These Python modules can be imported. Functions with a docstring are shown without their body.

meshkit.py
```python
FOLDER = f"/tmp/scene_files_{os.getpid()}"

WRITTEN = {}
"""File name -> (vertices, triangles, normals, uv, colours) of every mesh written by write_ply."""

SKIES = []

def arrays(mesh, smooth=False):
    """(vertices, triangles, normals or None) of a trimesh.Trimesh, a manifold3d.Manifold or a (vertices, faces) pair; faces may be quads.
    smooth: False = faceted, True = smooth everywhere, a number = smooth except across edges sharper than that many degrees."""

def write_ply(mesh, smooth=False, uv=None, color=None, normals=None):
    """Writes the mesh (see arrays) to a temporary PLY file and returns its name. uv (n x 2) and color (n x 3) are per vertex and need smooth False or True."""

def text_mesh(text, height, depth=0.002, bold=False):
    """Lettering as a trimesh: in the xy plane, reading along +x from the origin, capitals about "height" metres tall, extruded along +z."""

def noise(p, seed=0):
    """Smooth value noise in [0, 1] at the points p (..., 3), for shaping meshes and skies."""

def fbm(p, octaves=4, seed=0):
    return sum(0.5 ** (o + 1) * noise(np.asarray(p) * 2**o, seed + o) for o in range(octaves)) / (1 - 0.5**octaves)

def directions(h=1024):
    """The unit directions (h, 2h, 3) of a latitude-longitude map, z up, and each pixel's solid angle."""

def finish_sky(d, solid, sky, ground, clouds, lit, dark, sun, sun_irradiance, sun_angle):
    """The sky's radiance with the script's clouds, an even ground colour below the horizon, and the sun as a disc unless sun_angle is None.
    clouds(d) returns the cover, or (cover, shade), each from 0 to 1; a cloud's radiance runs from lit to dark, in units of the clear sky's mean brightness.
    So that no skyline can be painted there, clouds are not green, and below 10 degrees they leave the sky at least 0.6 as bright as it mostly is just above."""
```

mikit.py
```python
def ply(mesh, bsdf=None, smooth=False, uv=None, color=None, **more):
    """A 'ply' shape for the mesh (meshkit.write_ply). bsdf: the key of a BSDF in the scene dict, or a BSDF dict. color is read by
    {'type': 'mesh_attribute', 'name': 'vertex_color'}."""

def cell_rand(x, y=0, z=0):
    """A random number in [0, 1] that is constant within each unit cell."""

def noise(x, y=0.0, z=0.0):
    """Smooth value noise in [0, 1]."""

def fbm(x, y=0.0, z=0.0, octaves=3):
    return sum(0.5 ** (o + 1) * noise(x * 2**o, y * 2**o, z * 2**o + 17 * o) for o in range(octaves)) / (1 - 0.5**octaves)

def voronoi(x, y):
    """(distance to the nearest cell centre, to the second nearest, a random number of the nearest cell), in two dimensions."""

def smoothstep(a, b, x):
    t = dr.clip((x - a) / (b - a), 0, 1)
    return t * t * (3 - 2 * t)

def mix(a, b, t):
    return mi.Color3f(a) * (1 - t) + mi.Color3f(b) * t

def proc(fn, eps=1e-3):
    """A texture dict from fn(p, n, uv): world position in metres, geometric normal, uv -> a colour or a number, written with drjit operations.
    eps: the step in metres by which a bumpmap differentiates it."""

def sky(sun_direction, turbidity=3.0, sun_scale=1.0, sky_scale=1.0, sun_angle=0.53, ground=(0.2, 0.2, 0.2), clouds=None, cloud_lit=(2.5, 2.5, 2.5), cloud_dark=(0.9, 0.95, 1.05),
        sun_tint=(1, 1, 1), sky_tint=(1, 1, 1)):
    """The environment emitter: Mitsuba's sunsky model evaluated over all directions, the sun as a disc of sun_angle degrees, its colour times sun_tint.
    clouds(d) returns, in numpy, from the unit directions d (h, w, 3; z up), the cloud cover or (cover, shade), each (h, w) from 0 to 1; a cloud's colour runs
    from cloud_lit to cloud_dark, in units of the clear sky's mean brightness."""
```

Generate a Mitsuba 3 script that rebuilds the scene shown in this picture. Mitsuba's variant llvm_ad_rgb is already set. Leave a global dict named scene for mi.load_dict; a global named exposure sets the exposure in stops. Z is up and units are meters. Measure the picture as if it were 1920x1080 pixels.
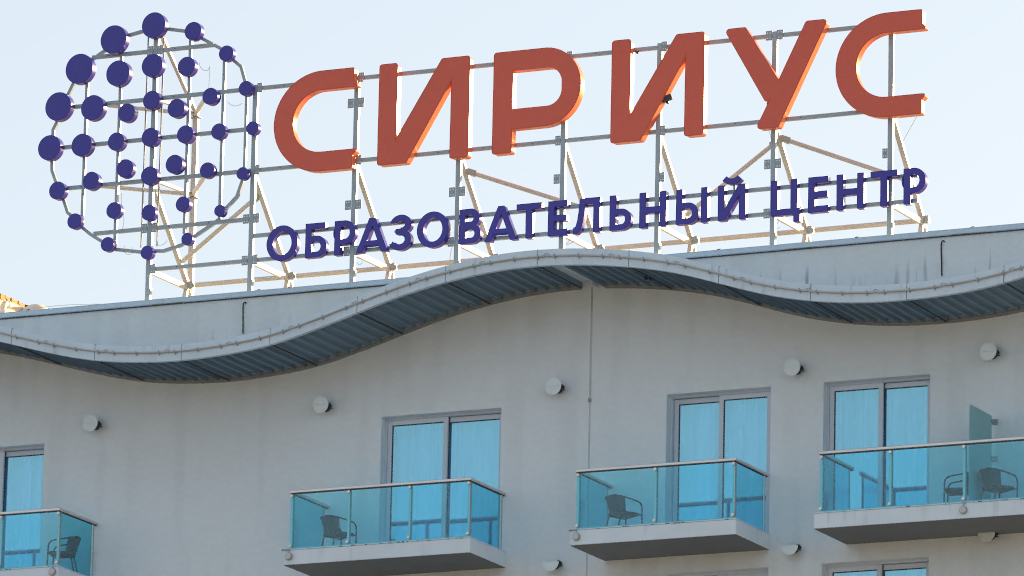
import math, random
import numpy as np, trimesh, mitsuba as mi, drjit as dr
from scipy.interpolate import CubicSpline
from shapely.geometry import Polygon, Point, box as sbox, LineString
from shapely.ops import unary_union
from shapely import affinity
import mikit
from mikit import proc, noise, fbm, smoothstep, mix

random.seed(7)
rng = np.random.default_rng(7)
T = mi.ScalarTransform4f
scene, labels = {}, {}

# ------------------------------------------------------------------ camera, sky, exposure
CAM = np.array([49.4039, -103.7185, 1.6])
LOOK = np.array([-0.4186769, 0.8789706, 0.2282988])
UP = [0.0783193, -0.2155085, 0.9733562]
scene['camera'] = {'type': 'perspective', 'fov': 8.6032, 'fov_axis': 'x', 'near_clip': 1.0, 'far_clip': 6000.0,
                   'to_world': T().look_at(origin=CAM.tolist(), target=(CAM + 100 * LOOK).tolist(), up=UP)}
SUN = (0.57, 0.79, 0.25)
exposure = 3.17
# a low sun behind the roof, and a thin even veil of high cloud over the whole sky
scene['sky_light'] = mikit.sky(SUN, turbidity=6, sun_scale=1.85, ground=(0.20, 0.185, 0.16), clouds=lambda d: 0.5 + 0 * d[..., 2], cloud_lit=(1.2, 1.3, 1.45))

# ------------------------------------------------------------------ materials
def paint(rgb, rough=0.45, spec=0.5, var=0.06, scale=3.0, **kw):
    rgb = tuple(rgb)
    def fn(p, n, uv):
        k = fbm(p.x * scale, p.y * scale, p.z * scale) - 0.5
        return mi.Color3f(*rgb) * (1 + 2 * var * k)
    return {'type': 'twosided', 'b': {'type': 'principled', 'base_color': proc(fn), 'roughness': rough, 'specular': spec, **kw}}

def wall_col(p, n, uv):
    big = fbm(p.x * 0.35, p.y, p.z * 0.5, 4)
    fine = noise(p.x * 14, p.y * 14, p.z * 14)
    col = mix((0.585, 0.66, 0.72), (0.645, 0.725, 0.795), big)
    # rain streaks on the parapet wall above the canopy
    s = smoothstep(0.45, 0.92, noise(p.x * 13.0, 3.0, p.z * 0.25)) * noise(p.x * 31.0, 5.0, p.z * 0.9)
    reach = 28.05 + 0.6 * noise(p.x * 17.0, 9.0, 2.0)
    patch = smoothstep(0.32, 0.62, noise(p.x * 0.42 + 5.3, 1.0, 4.0))
    crest = 27.852 + 0.563 * dr.cos((p.x - 1.2) * (2 * math.pi / 13.3))
    up = smoothstep(crest + 0.2, crest + 0.3, p.z) * (1 - smoothstep(reach - 0.35, reach, p.z))
    col = col * (1 - mi.Color3f(0.50, 0.44, 0.40) * smoothstep(0.05, 0.55, s) * patch * up)
    col = col * (1 - mi.Color3f(0.09, 0.11, 0.18) * smoothstep(crest + 0.2, crest + 0.3, p.z))      # parapet wall darker and less blue
    # grey film along the foot of the parapet wall, where the canopy splashes it
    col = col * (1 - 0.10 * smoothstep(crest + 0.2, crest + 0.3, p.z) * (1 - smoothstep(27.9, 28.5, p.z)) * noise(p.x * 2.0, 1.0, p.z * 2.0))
    # faint soot washed down the wall below the canopy
    s2 = noise(p.x * 5.0, 11.0, p.z * 0.35)
    col = col * (1 - 0.05 * smoothstep(0.5, 0.9, s2))
    return col * (0.97 + 0.05 * fine)
scene['plaster'] = {'type': 'twosided', 'b': {'type': 'bumpmap', 'arbitrary': proc(lambda p, n, uv: noise(p.x * 60, p.y * 60, p.z * 60) + 2 * noise(p.x * 17, p.y * 17, p.z * 17)), 'scale': 0.0012,
                    'b': {'type': 'principled', 'base_color': proc(wall_col), 'roughness': 0.9, 'specular': 0.2}}}

def dirty(rgb, amount=0.25, rough=0.5, **kw):
    def fn(p, n, uv):
        s = noise(p.x * 7.0, p.y * 7.0, p.z * 1.2) * noise(p.x * 19.0, p.y * 19, p.z * 2.1 + 3)
        k = fbm(p.x * 2.2, p.y * 2.2, p.z * 2.2)
        return mi.Color3f(*rgb) * (1 - amount * smoothstep(0.30, 0.7, s)) * (0.94 + 0.12 * k)
    return {'type': 'twosided', 'b': {'type': 'principled', 'base_color': proc(fn), 'roughness': rough, 'specular': 0.4, **kw}}

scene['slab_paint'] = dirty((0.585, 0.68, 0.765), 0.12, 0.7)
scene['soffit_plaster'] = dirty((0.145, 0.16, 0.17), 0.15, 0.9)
scene['fascia_metal'] = dirty((0.51, 0.63, 0.745), 0.18, 0.4)
scene['coping_metal'] = dirty((0.43, 0.55, 0.64), 0.15, 0.35)
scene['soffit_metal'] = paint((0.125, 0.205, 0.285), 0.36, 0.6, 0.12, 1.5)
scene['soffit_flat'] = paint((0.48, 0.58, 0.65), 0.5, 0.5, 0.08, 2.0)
scene['tube_plastic'] = paint((0.40, 0.42, 0.42), 0.4, 0.5, 0.1, 5.0)
scene['joint_strip'] = dirty((0.43, 0.47, 0.50), 0.3, 0.7)
scene['dark_seam'] = paint((0.03, 0.035, 0.04), 0.6, 0.4)
scene['flashing'] = dirty((0.24, 0.31, 0.37), 0.25, 0.5)
scene['steel_grey'] = paint((0.29, 0.355, 0.395), 0.34, 0.5, 0.10, 4.0)
scene['steel_warm_lit'] = paint((0.47, 0.46, 0.44), 0.40, 0.5, 0.12, 4.0)  # same grey paint, made paler to carry the warm light behind the sign
scene['plate_grey'] = paint((0.26, 0.31, 0.345), 0.45, 0.5, 0.12, 6.0)
scene['hole_dark'] = paint((0.08, 0.09, 0.10), 0.8, 0.2)
scene['hole_pale'] = paint((0.70, 0.76, 0.80), 0.5, 0.4)
scene['letter_orange'] = paint((0.58, 0.092, 0.052), 0.42, 0.5, 0.04, 2.0)
scene['letter_orange_lit_side'] = paint((0.70, 0.155, 0.065), 0.24, 0.5, 0.04, 2.0)  # lighter than the face: the sunlit glow of the sides painted in
scene['letter_purple'] = paint((0.026, 0.017, 0.265), 0.26, 0.55, 0.05, 2.0)
scene['frame_paint'] = paint((0.48, 0.55, 0.645), 0.5, 0.4, 0.03, 3.0)
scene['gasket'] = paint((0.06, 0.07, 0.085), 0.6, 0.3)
scene['stainless'] = {'type': 'twosided', 'b': {'type': 'principled', 'base_color': proc(lambda p, n, uv: mi.Color3f(0.66, 0.63, 0.62) * (0.85 + 0.25 * noise(p.x * 6, p.y * 6, p.z * 40))), 'metallic': 0.75, 'roughness': 0.38}}
scene['post_steel'] = {'type': 'twosided', 'b': {'type': 'principled', 'base_color': {'type': 'rgb', 'value': (0.62, 0.64, 0.62)}, 'metallic': 0.4, 'roughness': 0.4}}
scene['balcony_glass'] = {'type': 'thindielectric', 'int_ior': 1.55, 'specular_transmittance': {'type': 'rgb', 'value': (0.34, 0.84, 0.95)}, 'specular_reflectance': {'type': 'rgb', 'value': (0.8, 1.0, 1.0)}}
scene['end_glass'] = {'type': 'thindielectric', 'int_ior': 1.55, 'specular_transmittance': {'type': 'rgb', 'value': (0.09, 0.63, 0.77)}, 'specular_reflectance': {'type': 'rgb', 'value': (0.8, 1.0, 1.0)}}  # same glass, deeper tint standing in for the long oblique light path
scene['glass_edge'] = paint((0.20, 0.55, 0.55), 0.3, 0.5)
scene['window_glass'] = {'type': 'thindielectric', 'int_ior': 3.4, 'specular_transmittance': {'type': 'rgb', 'value': (0.44, 0.74, 0.98)}, 'specular_reflectance': {'type': 'rgb', 'value': (0.44, 0.88, 1.0)}}
scene['screen_glass'] = {'type': 'principledthin', 'base_color': {'type': 'rgb', 'value': (0.47, 0.68, 0.70)}, 'roughness': 0.35, 'diff_trans': 1.0, 'eta': 1.5}
scene['curtain_cloth'] = {'type': 'twosided', 'b': {'type': 'principled', 'base_color': proc(lambda p, n, uv: mix((0.52, 0.52, 0.56), (0.90, 0.89, 0.92), 0.55 * noise(p.x * 8.0, 2.0, 0.06 * p.z) + 0.45 * smoothstep(0.5, 0.9, noise(p.x * 13.0, 5.0, 0.05 * p.z)))), 'roughness': 1.0, 'sheen': 0.3}}  # light and dark of the folds painted into the cloth colour
scene['grime'] = paint((0.14, 0.14, 0.13), 0.9, 0.2, 0.3, 20)
scene['wicker'] = {'type': 'twosided', 'b': {'type': 'bumpmap', 'arbitrary': proc(lambda p, n, uv: dr.sin(p.x * 420) * dr.sin(p.z * 420) + dr.sin(p.y * 420) * dr.cos(p.z * 420)), 'scale': 0.0015,
                   'b': {'type': 'principled', 'base_color': proc(lambda p, n, uv: mix((0.045, 0.052, 0.065), (0.085, 0.09, 0.105), noise(p.x * 60, p.y * 60, p.z * 60))), 'roughness': 0.6}}}
scene['chair_tube'] = paint((0.05, 0.057, 0.07), 0.4, 0.5)
scene['foot_black'] = paint((0.012, 0.012, 0.014), 0.7, 0.3)
scene['vent_white'] = paint((0.60, 0.70, 0.76), 0.45, 0.5, 0.05, 9.0)
scene['vent_dark'] = paint((0.03, 0.04, 0.05), 0.5, 0.4)
scene['lamp_lens'] = paint((0.45, 0.47, 0.47), 0.3, 0.5, 0.05, 20)
scene['lamp_ring'] = paint((0.24, 0.26, 0.28), 0.4, 0.5)
scene['cable_black'] = paint((0.015, 0.018, 0.022), 0.5, 0.4)
scene['wire_grey'] = paint((0.30, 0.30, 0.30), 0.5, 0.4)
scene['cream_render'] = {'type': 'twosided', 'b': {'type': 'principled', 'roughness': 0.9, 'base_color': proc(lambda p, n, uv: mix((0.62, 0.55, 0.46), (0.40, 0.27, 0.15), smoothstep(0.52, 0.75, fbm(p.x * 3.5, p.y * 3.5, p.z * 3.5, 4))))}}
scene['cream_metal'] = paint((0.58, 0.53, 0.45), 0.5, 0.4, 0.1, 5)
scene['rust'] = paint((0.36, 0.22, 0.11), 0.8, 0.3, 0.3, 12)
scene['roof_gravel'] = {'type': 'twosided', 'b': {'type': 'principled', 'roughness': 0.95, 'base_color': proc(lambda p, n, uv: mix((0.34, 0.31, 0.27), (0.46, 0.42, 0.36), fbm(p.x * 3, p.y * 3, 1.0)))}}
scene['interior'] = paint((0.30, 0.28, 0.26), 0.9, 0.2)
scene['paving'] = {'type': 'twosided', 'b': {'type': 'principled', 'roughness': 0.95, 'base_color': proc(lambda p, n, uv: mix((0.18, 0.168, 0.145), (0.235, 0.22, 0.19), fbm(p.x * 0.12, p.y * 0.12, 2.0, 4)))}}

# ------------------------------------------------------------------ helpers
def add(key, mesh, mat, smooth=False, label=None):
    """One entry of the scene under the next free name."""
    if key in scene:
        i = 1
        while f'{key}_{i:03d}' in scene:
            i += 1
        key = f'{key}_{i:03d}'
    scene[key] = mikit.ply(mesh, mat, smooth=smooth)
    if label:
        labels[key] = {'label': label}
    return key

def tag(key, label, category, group=None, kind=None):
    labels[key] = {'label': label, 'category': category}
    if group: labels[key]['group'] = group
    if kind: labels[key]['kind'] = kind

def cat(*ms):
    ms = [m for m in ms if m is not None]
    return trimesh.util.concatenate(ms)

def box(x0, x1, y0, y1, z0, z1, c=0.0):
    """A box; c > 0 chamfers its twelve edges."""
    if c <= 0:
        return trimesh.creation.box(bounds=[[x0, y0, z0], [x1, y1, z1]])
    pts = []
    for x, sx in ((x0, 1), (x1, -1)):
        for y, sy in ((y0, 1), (y1, -1)):
            for z, sz in ((z0, 1), (z1, -1)):
                pts += [(x, y + sy * c, z + sz * c), (x + sx * c, y, z + sz * c), (x + sx * c, y + sy * c, z)]
    return trimesh.convex.convex_hull(np.array(pts))

def bar(p, q, w, h=None, side=None, c=0.005):
    """A straight square tube from p to q; side: the direction that its width w lies along."""
    h = h or w
    p, q = np.asarray(p, float), np.asarray(q, float)
    d = q - p; L = np.linalg.norm(d); d /= L
    s = np.asarray(side if side is not None else (0, 1, 0), float)
    s = s - d * (s @ d); s /= np.linalg.norm(s)
    u = np.cross(d, s)
    m = box(-w / 2, w / 2, -h / 2, h / 2, 0, L, min(c, w / 4, h / 4))
    M = np.eye(4); M[:3, 0], M[:3, 1], M[:3, 2], M[:3, 3] = s, u, d, p
    if np.linalg.det(M[:3, :3]) < 0:
        M[:3, 1] *= -1
    m.apply_transform(M)
    return m

def pipe(points, r, n=8, closed=False):
    p = np.asarray(points, float)
    t = np.gradient(p, axis=0)
    t /= np.linalg.norm(t, axis=1, keepdims=True) + 1e-12
    a = np.cross(t[0], [0, 0, 1.0])
    if np.linalg.norm(a) < 0.2: a = np.cross(t[0], [1.0, 0, 0])
    A = []
    for k in range(len(p)):
        a = a - t[k] * (a @ t[k]); a /= np.linalg.norm(a); A.append(a)
    A = np.array(A); B = np.cross(t, A)
    ang = np.arange(n) * 2 * np.pi / n
    rr = np.broadcast_to(r, (len(p),))
    v = p[:, None] + rr[:, None, None] * (np.cos(ang)[None, :, None] * A[:, None] + np.sin(ang)[None, :, None] * B[:, None])
    f = []
    for i in range(len(p) - 1):
        for j in range(n):
            k = (j + 1) % n
            f += [(i * n + j, i * n + k, (i + 1) * n + k), (i * n + j, (i + 1) * n + k, (i + 1) * n + j)]
    V = v.reshape(-1, 3); m = len(V)
    V = np.vstack([V, p[:1], p[-1:]])
    for j in range(n):
        k = (j + 1) % n
        f += [(m, k, j), (m + 1, (len(p) - 1) * n + j, (len(p) - 1) * n + k)]
    return trimesh.Trimesh(V, np.array(f), process=False)

def curve(points, n=24):
    p = np.asarray(points, float)
    t = np.r_[0, np.cumsum(np.linalg.norm(np.diff(p, axis=0), axis=1))]
    cs = CubicSpline(t, p)
    return cs(np.linspace(0, t[-1], n))

def disc(cx, cz, r, y0, y1, n=48, bevel=0.006):
    """A short round drum with its front at y0 and its back at y1."""
    prof = [(0, 0), (r - bevel, 0), (r, bevel), (r, y1 - y0 - bevel), (r - bevel, y1 - y0), (0, y1 - y0)]
    m = trimesh.creation.revolve(np.array(prof), sections=n)
    M = np.array([[1, 0, 0, cx], [0, 0, 1, y0], [0, -1, 0, cz], [0, 0, 0, 1.0]])
    m.apply_transform(M)
    m.fix_normals()
    return m

def plate_xz(poly, y0, y1):
    """A flat polygon in (x, z) given thickness from y0 (front) to y1."""
    polys = getattr(poly, 'geoms', [poly])
    out = []
    for g in polys:
        m = trimesh.creation.extrude_polygon(g, y1 - y0, engine='earcut')
        v = m.vertices.copy()
        m = trimesh.Trimesh(np.c_[v[:, 0], y0 + v[:, 2], v[:, 1]], m.faces[:, ::-1], process=False)
        out.append(m)
    return cat(*out)

def letter_mesh(poly, y0, y1, bevel=0.008):
    """Channel letter: the full outline with its front edge eased."""
    poly = poly.simplify(0.0008)
    body = plate_xz(poly, y0 + bevel, y1)
    cap = plate_xz(poly.buffer(-bevel * 0.8, join_style=2), y0, y0 + bevel)
    # sloping strip between cap and body
    strips = []
    for g in getattr(poly, 'geoms', [poly]):
        for ring in [g.exterior, *g.interiors]:
            a = np.array(ring.coords)[:-1]
            n = len(a); d0 = a - np.roll(a, 1, 0); d1 = np.roll(a, -1, 0) - a
            d0 /= np.linalg.norm(d0, axis=1, keepdims=True) + 1e-12; d1 /= np.linalg.norm(d1, axis=1, keepdims=True) + 1e-12
            nr = np.c_[-(d0 + d1)[:, 1], (d0 + d1)[:, 0]]; nr /= np.linalg.norm(nr, axis=1, keepdims=True) + 1e-12
            cosh = np.clip((nr * np.c_[-d1[:, 1], d1[:, 0]]).sum(1), 0.35, 1)[:, None]
            ccw = 0.5 * np.sum(a[:, 0] * np.roll(a[:, 1], -1) - np.roll(a[:, 0], -1) * a[:, 1]) > 0
            inner = ccw if ring is g.exterior else not ccw
            b = a + nr * (bevel * 0.8 / cosh) * (1 if inner else -1)
            V = np.vstack([np.c_[a[:, 0], np.full(n, y0 + bevel), a[:, 1]], np.c_[b[:, 0], np.full(n, y0 + 0.0004), b[:, 1]]])
            i = np.arange(n); j = (i + 1) % n
            strips.append(trimesh.Trimesh(V, np.vstack([np.c_[i, j, j + n], np.c_[i, j + n, i + n]]), process=False))
    return body, cat(cap, *strips)

# ------------------------------------------------------------------ measured positions, metres: discs (x, z, radius), posts, ring (x, z)
DISCS = [(-7.446, 34.09, 0.238), (-8.26, 33.902, 0.263), (-6.638, 33.902, 0.168), (-5.949, 33.419, 0.145), (-8.946, 33.418, 0.279), (-8.145, 33.258, 0.238), (-7.447, 33.338, 0.212), (-6.747, 33.254, 0.176), (-9.352, 32.751, 0.265), (-8.641, 32.661, 0.234), (-7.938, 32.503, 0.17), (-7.436, 32.69, 0.173), (-6.927, 32.494, 0.173), (-6.247, 32.653, 0.154), (-5.535, 32.732, 0.136), (-5.374, 31.982, 0.124), (-6.052, 31.984, 0.147), (-6.728, 31.992, 0.164), (-7.438, 32.004, 0.171), (-8.133, 31.985, 0.166), (-8.836, 31.984, 0.209), (-9.503, 31.994, 0.233), (-6.93, 31.46, 0.171), (-6.259, 31.287, 0.143), (-5.547, 31.165, 0.114), (-7.933, 31.469, 0.168), (-7.427, 31.29, 0.168), (-8.619, 31.299, 0.166), (-9.308, 31.18, 0.165), (-8.129, 30.709, 0.15), (-7.417, 30.606, 0.145), (-6.727, 30.704, 0.141), (-5.98, 30.519, 0.106), (-8.928, 30.576, 0.144), (-8.235, 30.09, 0.133), (-7.426, 29.873, 0.124), (-6.62, 30.054, 0.112)]
POST_X = [-7.518, -5.463, -3.435, -1.395, 0.629, 2.446, 4.619, 6.784]
RING = [[(-5.614, 32.762), (-5.644, 32.916), (-5.734, 33.196), (-6.028, 33.45), (-6.151, 33.57), (-6.537, 33.794), (-6.718, 33.934), (-7.252, 34.046), (-7.527, 34.109), (-7.77, 34.053), (-8.069, 34.002), (-8.341, 33.889), (-8.553, 33.751), (-8.768, 33.635), (-9.03, 33.449), (-9.254, 33.018), (-9.436, 32.781), (-9.465, 32.516), (-9.541, 32.373), (-9.542, 32.263), (-9.576, 32.022), (-9.539, 31.768), (-9.533, 31.615), (-9.439, 31.387), (-9.392, 31.207), (-9.265, 31.035), (-9.177, 30.799), (-9.094, 30.732), (-9.012, 30.603), (-8.849, 30.484), (-8.673, 30.341), (-8.46, 30.209), (-8.317, 30.104), (-8.173, 30.032), (-7.64, 29.939), (-7.508, 29.918), (-7.364, 29.936), (-7.19, 29.921), (-6.82, 30.002), (-6.7, 30.08), (-6.577, 30.135), (-6.214, 30.33), (-6.056, 30.424)], [(-6.059, 30.546), (-5.946, 30.604), (-5.737, 30.799), (-5.639, 31.07), (-5.625, 31.193)]]

# ------------------------------------------------------------------ the canopy's wave
KX = [-19, -17.3, -15.7, -14.0, -12.2, -10.15, -9.0, -8.2, -7.2, -6.3, -5.5, -4.7, -3.75, -3.0, -2.09, -1.25, -0.4, 0.45, 1.33, 2.0, 3.04, 3.85, 4.7, 5.55, 6.38, 7.2, 7.95, 8.75, 9.5, 10.2, 11.2, 13.0, 14.6, 16.4, 18.0, 20.0, 21.3]
KZ = [27.30, 27.46, 27.86, 28.30, 28.415, 28.166, 27.87, 27.645, 27.42, 27.32, 27.29, 27.325, 27.435, 27.61, 27.868, 28.10, 28.275, 28.385, 28.415, 28.385, 28.262, 28.10, 27.845, 27.585, 27.41, 27.315, 27.288, 27.31, 27.385, 27.52, 27.80, 28.28, 28.415, 28.24, 27.80, 27.36, 27.29]
wave = CubicSpline(KX, KZ)
SEAMS = [-17.3, -15.62, -13.94, -12.26, -10.57, -8.884, -7.2, -5.478, -3.75, -2.08, -0.4, 1.33, 3.04, 4.705, 6.382, 8.106, 9.827, 11.52, 13.2, 14.9, 16.6, 18.3]
CY = -1.82                      # face of the fascia
B = 'apartment_building'
tag(B, 'pale grey plastered apartment building with wavy metal canopy and glass balconies', 'building')

# ------------------------------------------------------------------ ground
add('ground', (np.array([[-1500, -1500, 0], [1500, -1500, 0], [1500, 1500, 0], [-1500, 1500, 0.0]]), np.array([[0, 1, 2, 3]])), 'paving')
tag('ground', 'plain paving around the building', 'ground', kind='structure')

# ------------------------------------------------------------------ building shell with window openings
XL, XR, TOPZ, ROOFZ, DEPTH = -19.0, 21.0, 28.80, 28.45, 16.0
STOREY = 3.117
FLOOR = 23.885
WIN = [(-11.09, -9.163), (-2.456, -0.152), (2.974, 4.904), (5.874, 7.807), (10.05, 11.98)]
HEAD = 26.43
wall = sbox(XL, 0.0, XR, TOPZ)
for k in (0, 1):
    for a, b in WIN:
        wall = wall.difference(sbox(a, FLOOR - k * STOREY, b, HEAD - k * STOREY))
for a, b in WIN:                 # the storeys below the frame
    for k in range(2, 7):
        wall = wall.difference(sbox(a, FLOOR - k * STOREY, b, HEAD - k * STOREY))
add(B + '__wall', plate_xz(wall, 0.0, 0.30), 'plaster')
add(B + '__side_wall', cat(box(XL, XL + 0.3, 0.301, DEPTH, 0, TOPZ), box(XR - 0.3, XR, 0.301, DEPTH, 0, TOPZ), box(XL + 0.301, XR - 0.301, DEPTH - 0.3, DEPTH, 0, TOPZ)), 'plaster')
add(B + '__roof', box(XL + 0.301, XR - 0.301, 0.301, DEPTH - 0.301, ROOFZ - 0.3, ROOFZ), 'roof_gravel')
for k in range(-1, 7):           # storey floors, seen only as dark edges behind the curtains
    z = FLOOR - k * STOREY
    if z < ROOFZ - 0.5:
        add(B + '__floor_slab', box(XL + 0.301, XR - 0.301, 0.301, DEPTH - 0.301, z - 0.28, z - 0.02), 'interior')
add(B + '__inner_wall', box(XL + 0.31, XR - 0.31, 4.0, 4.15, 0.1, ROOFZ - 0.35), 'interior')

# parapet coping in lengths of sheet metal
xs = [-19.05, -15.9, -12.85, -9.8, -6.75, -3.7, -0.65, 2.4, 5.45, 8.5, 11.55, 14.6, 17.6, 21.05]
for a, b in zip(xs[:-1], xs[1:]):
    m = cat(box(a + 0.001, b - 0.001, -0.055, -0.043, 28.797, 28.872, 0.002), box(a + 0.001, b - 0.001, -0.055, 0.37, 28.8725, 28.886, 0.003), box(a + 0.001, b - 0.001, 0.358, 0.37, 28.797, 28.872),
            box(b - 0.035, b + 0.012, -0.0585, -0.0555, 28.797, 28.874), box(a + 0.3, b - 0.3, -0.040, -0.004, 28.788, 28.797))
    add(B + '__coping_shadow', box(a + 0.002, b - 0.002, -0.030, -0.0005, 28.772, 28.7875), 'gasket')  # dark strip standing in for the drip shadow under the coping
    add(B + '__coping', m, 'coping_metal')
for x in (-9.6, -4.95, -4.35, 3.9, 6.45, 8.55):           # small clips standing on the coping
    add(B + '__coping_clip', cat(box(x - 0.018, x + 0.018, -0.015, 0.015, 28.886, 28.898), pipe([(x - .03, 0, 28.905), (x + .03, 0, 28.908)], 0.007, 6)), 'hole_dark', True)
for xa, xb in ((-16.0, -8.0),):
    add(B + '__earth_wire', pipe([(x, 0.02, 28.893 + 0.05 * math.sin(math.pi * ((x - xa) / 2.0 % 1))) for x in np.linspace(xa, xb, 60)], 0.004, 5), 'wire_grey', True)

# vertical joint cover with its small junction clip
add(B + '__joint_cover', cat(box(1.511, 1.549, -0.007, 0, 26.46, 28.44, 0.002), box(1.514, 1.546, -0.005, 0, 0.1, 26.43, 0.002)), 'joint_strip')
add(B + '__joint_clip', box(1.505, 1.56, -0.035, 0, 26.40, 26.47, 0.004), 'lamp_ring')
for x, za, zb in ((-5.236, 28.69, 28.13), (8.005, 28.705, 28.10)):
    pts = curve([(x + 0.05, 0.0, za - 0.01), (x + 0.02, -0.03, za), (x - 0.005, -0.022, za - 0.08), (x - 0.002, -0.018, za - 0.25), (x + 0.004, -0.018, zb + 0.1), (x + 0.008, -0.02, zb)], 24)
    tag(add('cable', pipe(pts, 0.011, 8), 'cable_black', True), ('left' if x < 0 else 'right') + ' one of two short black cables hanging on the parapet wall', 'cable', 'cables on the parapet wall')

# ------------------------------------------------------------------ canopy
def strip(xa, xb, off0, off1, y0, y1, n=22):
    """A solid that follows the wave between xa and xb, from z = wave + off0 to wave + off1."""
    x = np.linspace(xa, xb, n); w = wave(x)
    V = np.vstack([np.c_[x, np.full(n, y), w + o] for y in (y0, y1) for o in (off0, off1)])
    f = []
    def quad(a, b, flip):
        for i in range(n - 1):
            q = [a * n + i, a * n + i + 1, b * n + i + 1, b * n + i]
            q = q[::-1] if flip else q
            f.extend([(q[0], q[1], q[2]), (q[0], q[2], q[3])])
    quad(0, 1, False); quad(2, 3, True); quad(0, 2, True); quad(1, 3, False)
    for i in (0, n - 1):
        q = [0 * n + i, 1 * n + i, 3 * n + i, 2 * n + i]
        q = q if i else q[::-1]
        f.extend([(q[0], q[1], q[2]), (q[0], q[2], q[3])])
    m = trimesh.Trimesh(V, np.array(f), process=False)
    m.fix_normals()
    return m

C = add(B + '__canopy', strip(SEAMS[0], SEAMS[-1], 0.235, 0.255, CY + 0.02, -0.006, 300), 'fascia_metal', 40)   # its top sheet
GAP = (1.335, 1.765)             # flat sheet at the expansion joint
for i, (a, b) in enumerate(zip(SEAMS[:-1], SEAMS[1:])):
    g = 0.006
    fp = cat(strip(a + g, b - g, 0.148, 0.282, CY + 0.006, CY + 0.020), strip(a + g, b - g, 0.0, 0.1478, CY, CY + 0.0135), strip(a + g, b - g, 0.0, 0.012, CY + 0.014, CY + 0.09))
    add(C + '__fascia_panel', fp, 'fascia_metal', 40)
    if -12 < a < 12:             # thin drip lines where shorter sheets meet
        for k in range(1, 5):
            x = a + (b - a) * (k + rng.uniform(-.12, .12)) / 5
            zz = float(wave(x))
            add(C + '__fascia_rib', box(x - 0.004, x + 0.004, CY - 0.0025, CY, zz + 0.01, zz + 0.12), 'coping_metal')
    # dark open joint behind the panels
    zz = float(wave(b))
    add(C + '__seam', box(b - 0.012, b + 0.012, CY + 0.0205, CY + 0.03, zz + 0.005, zz + 0.29), 'dark_seam')
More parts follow.
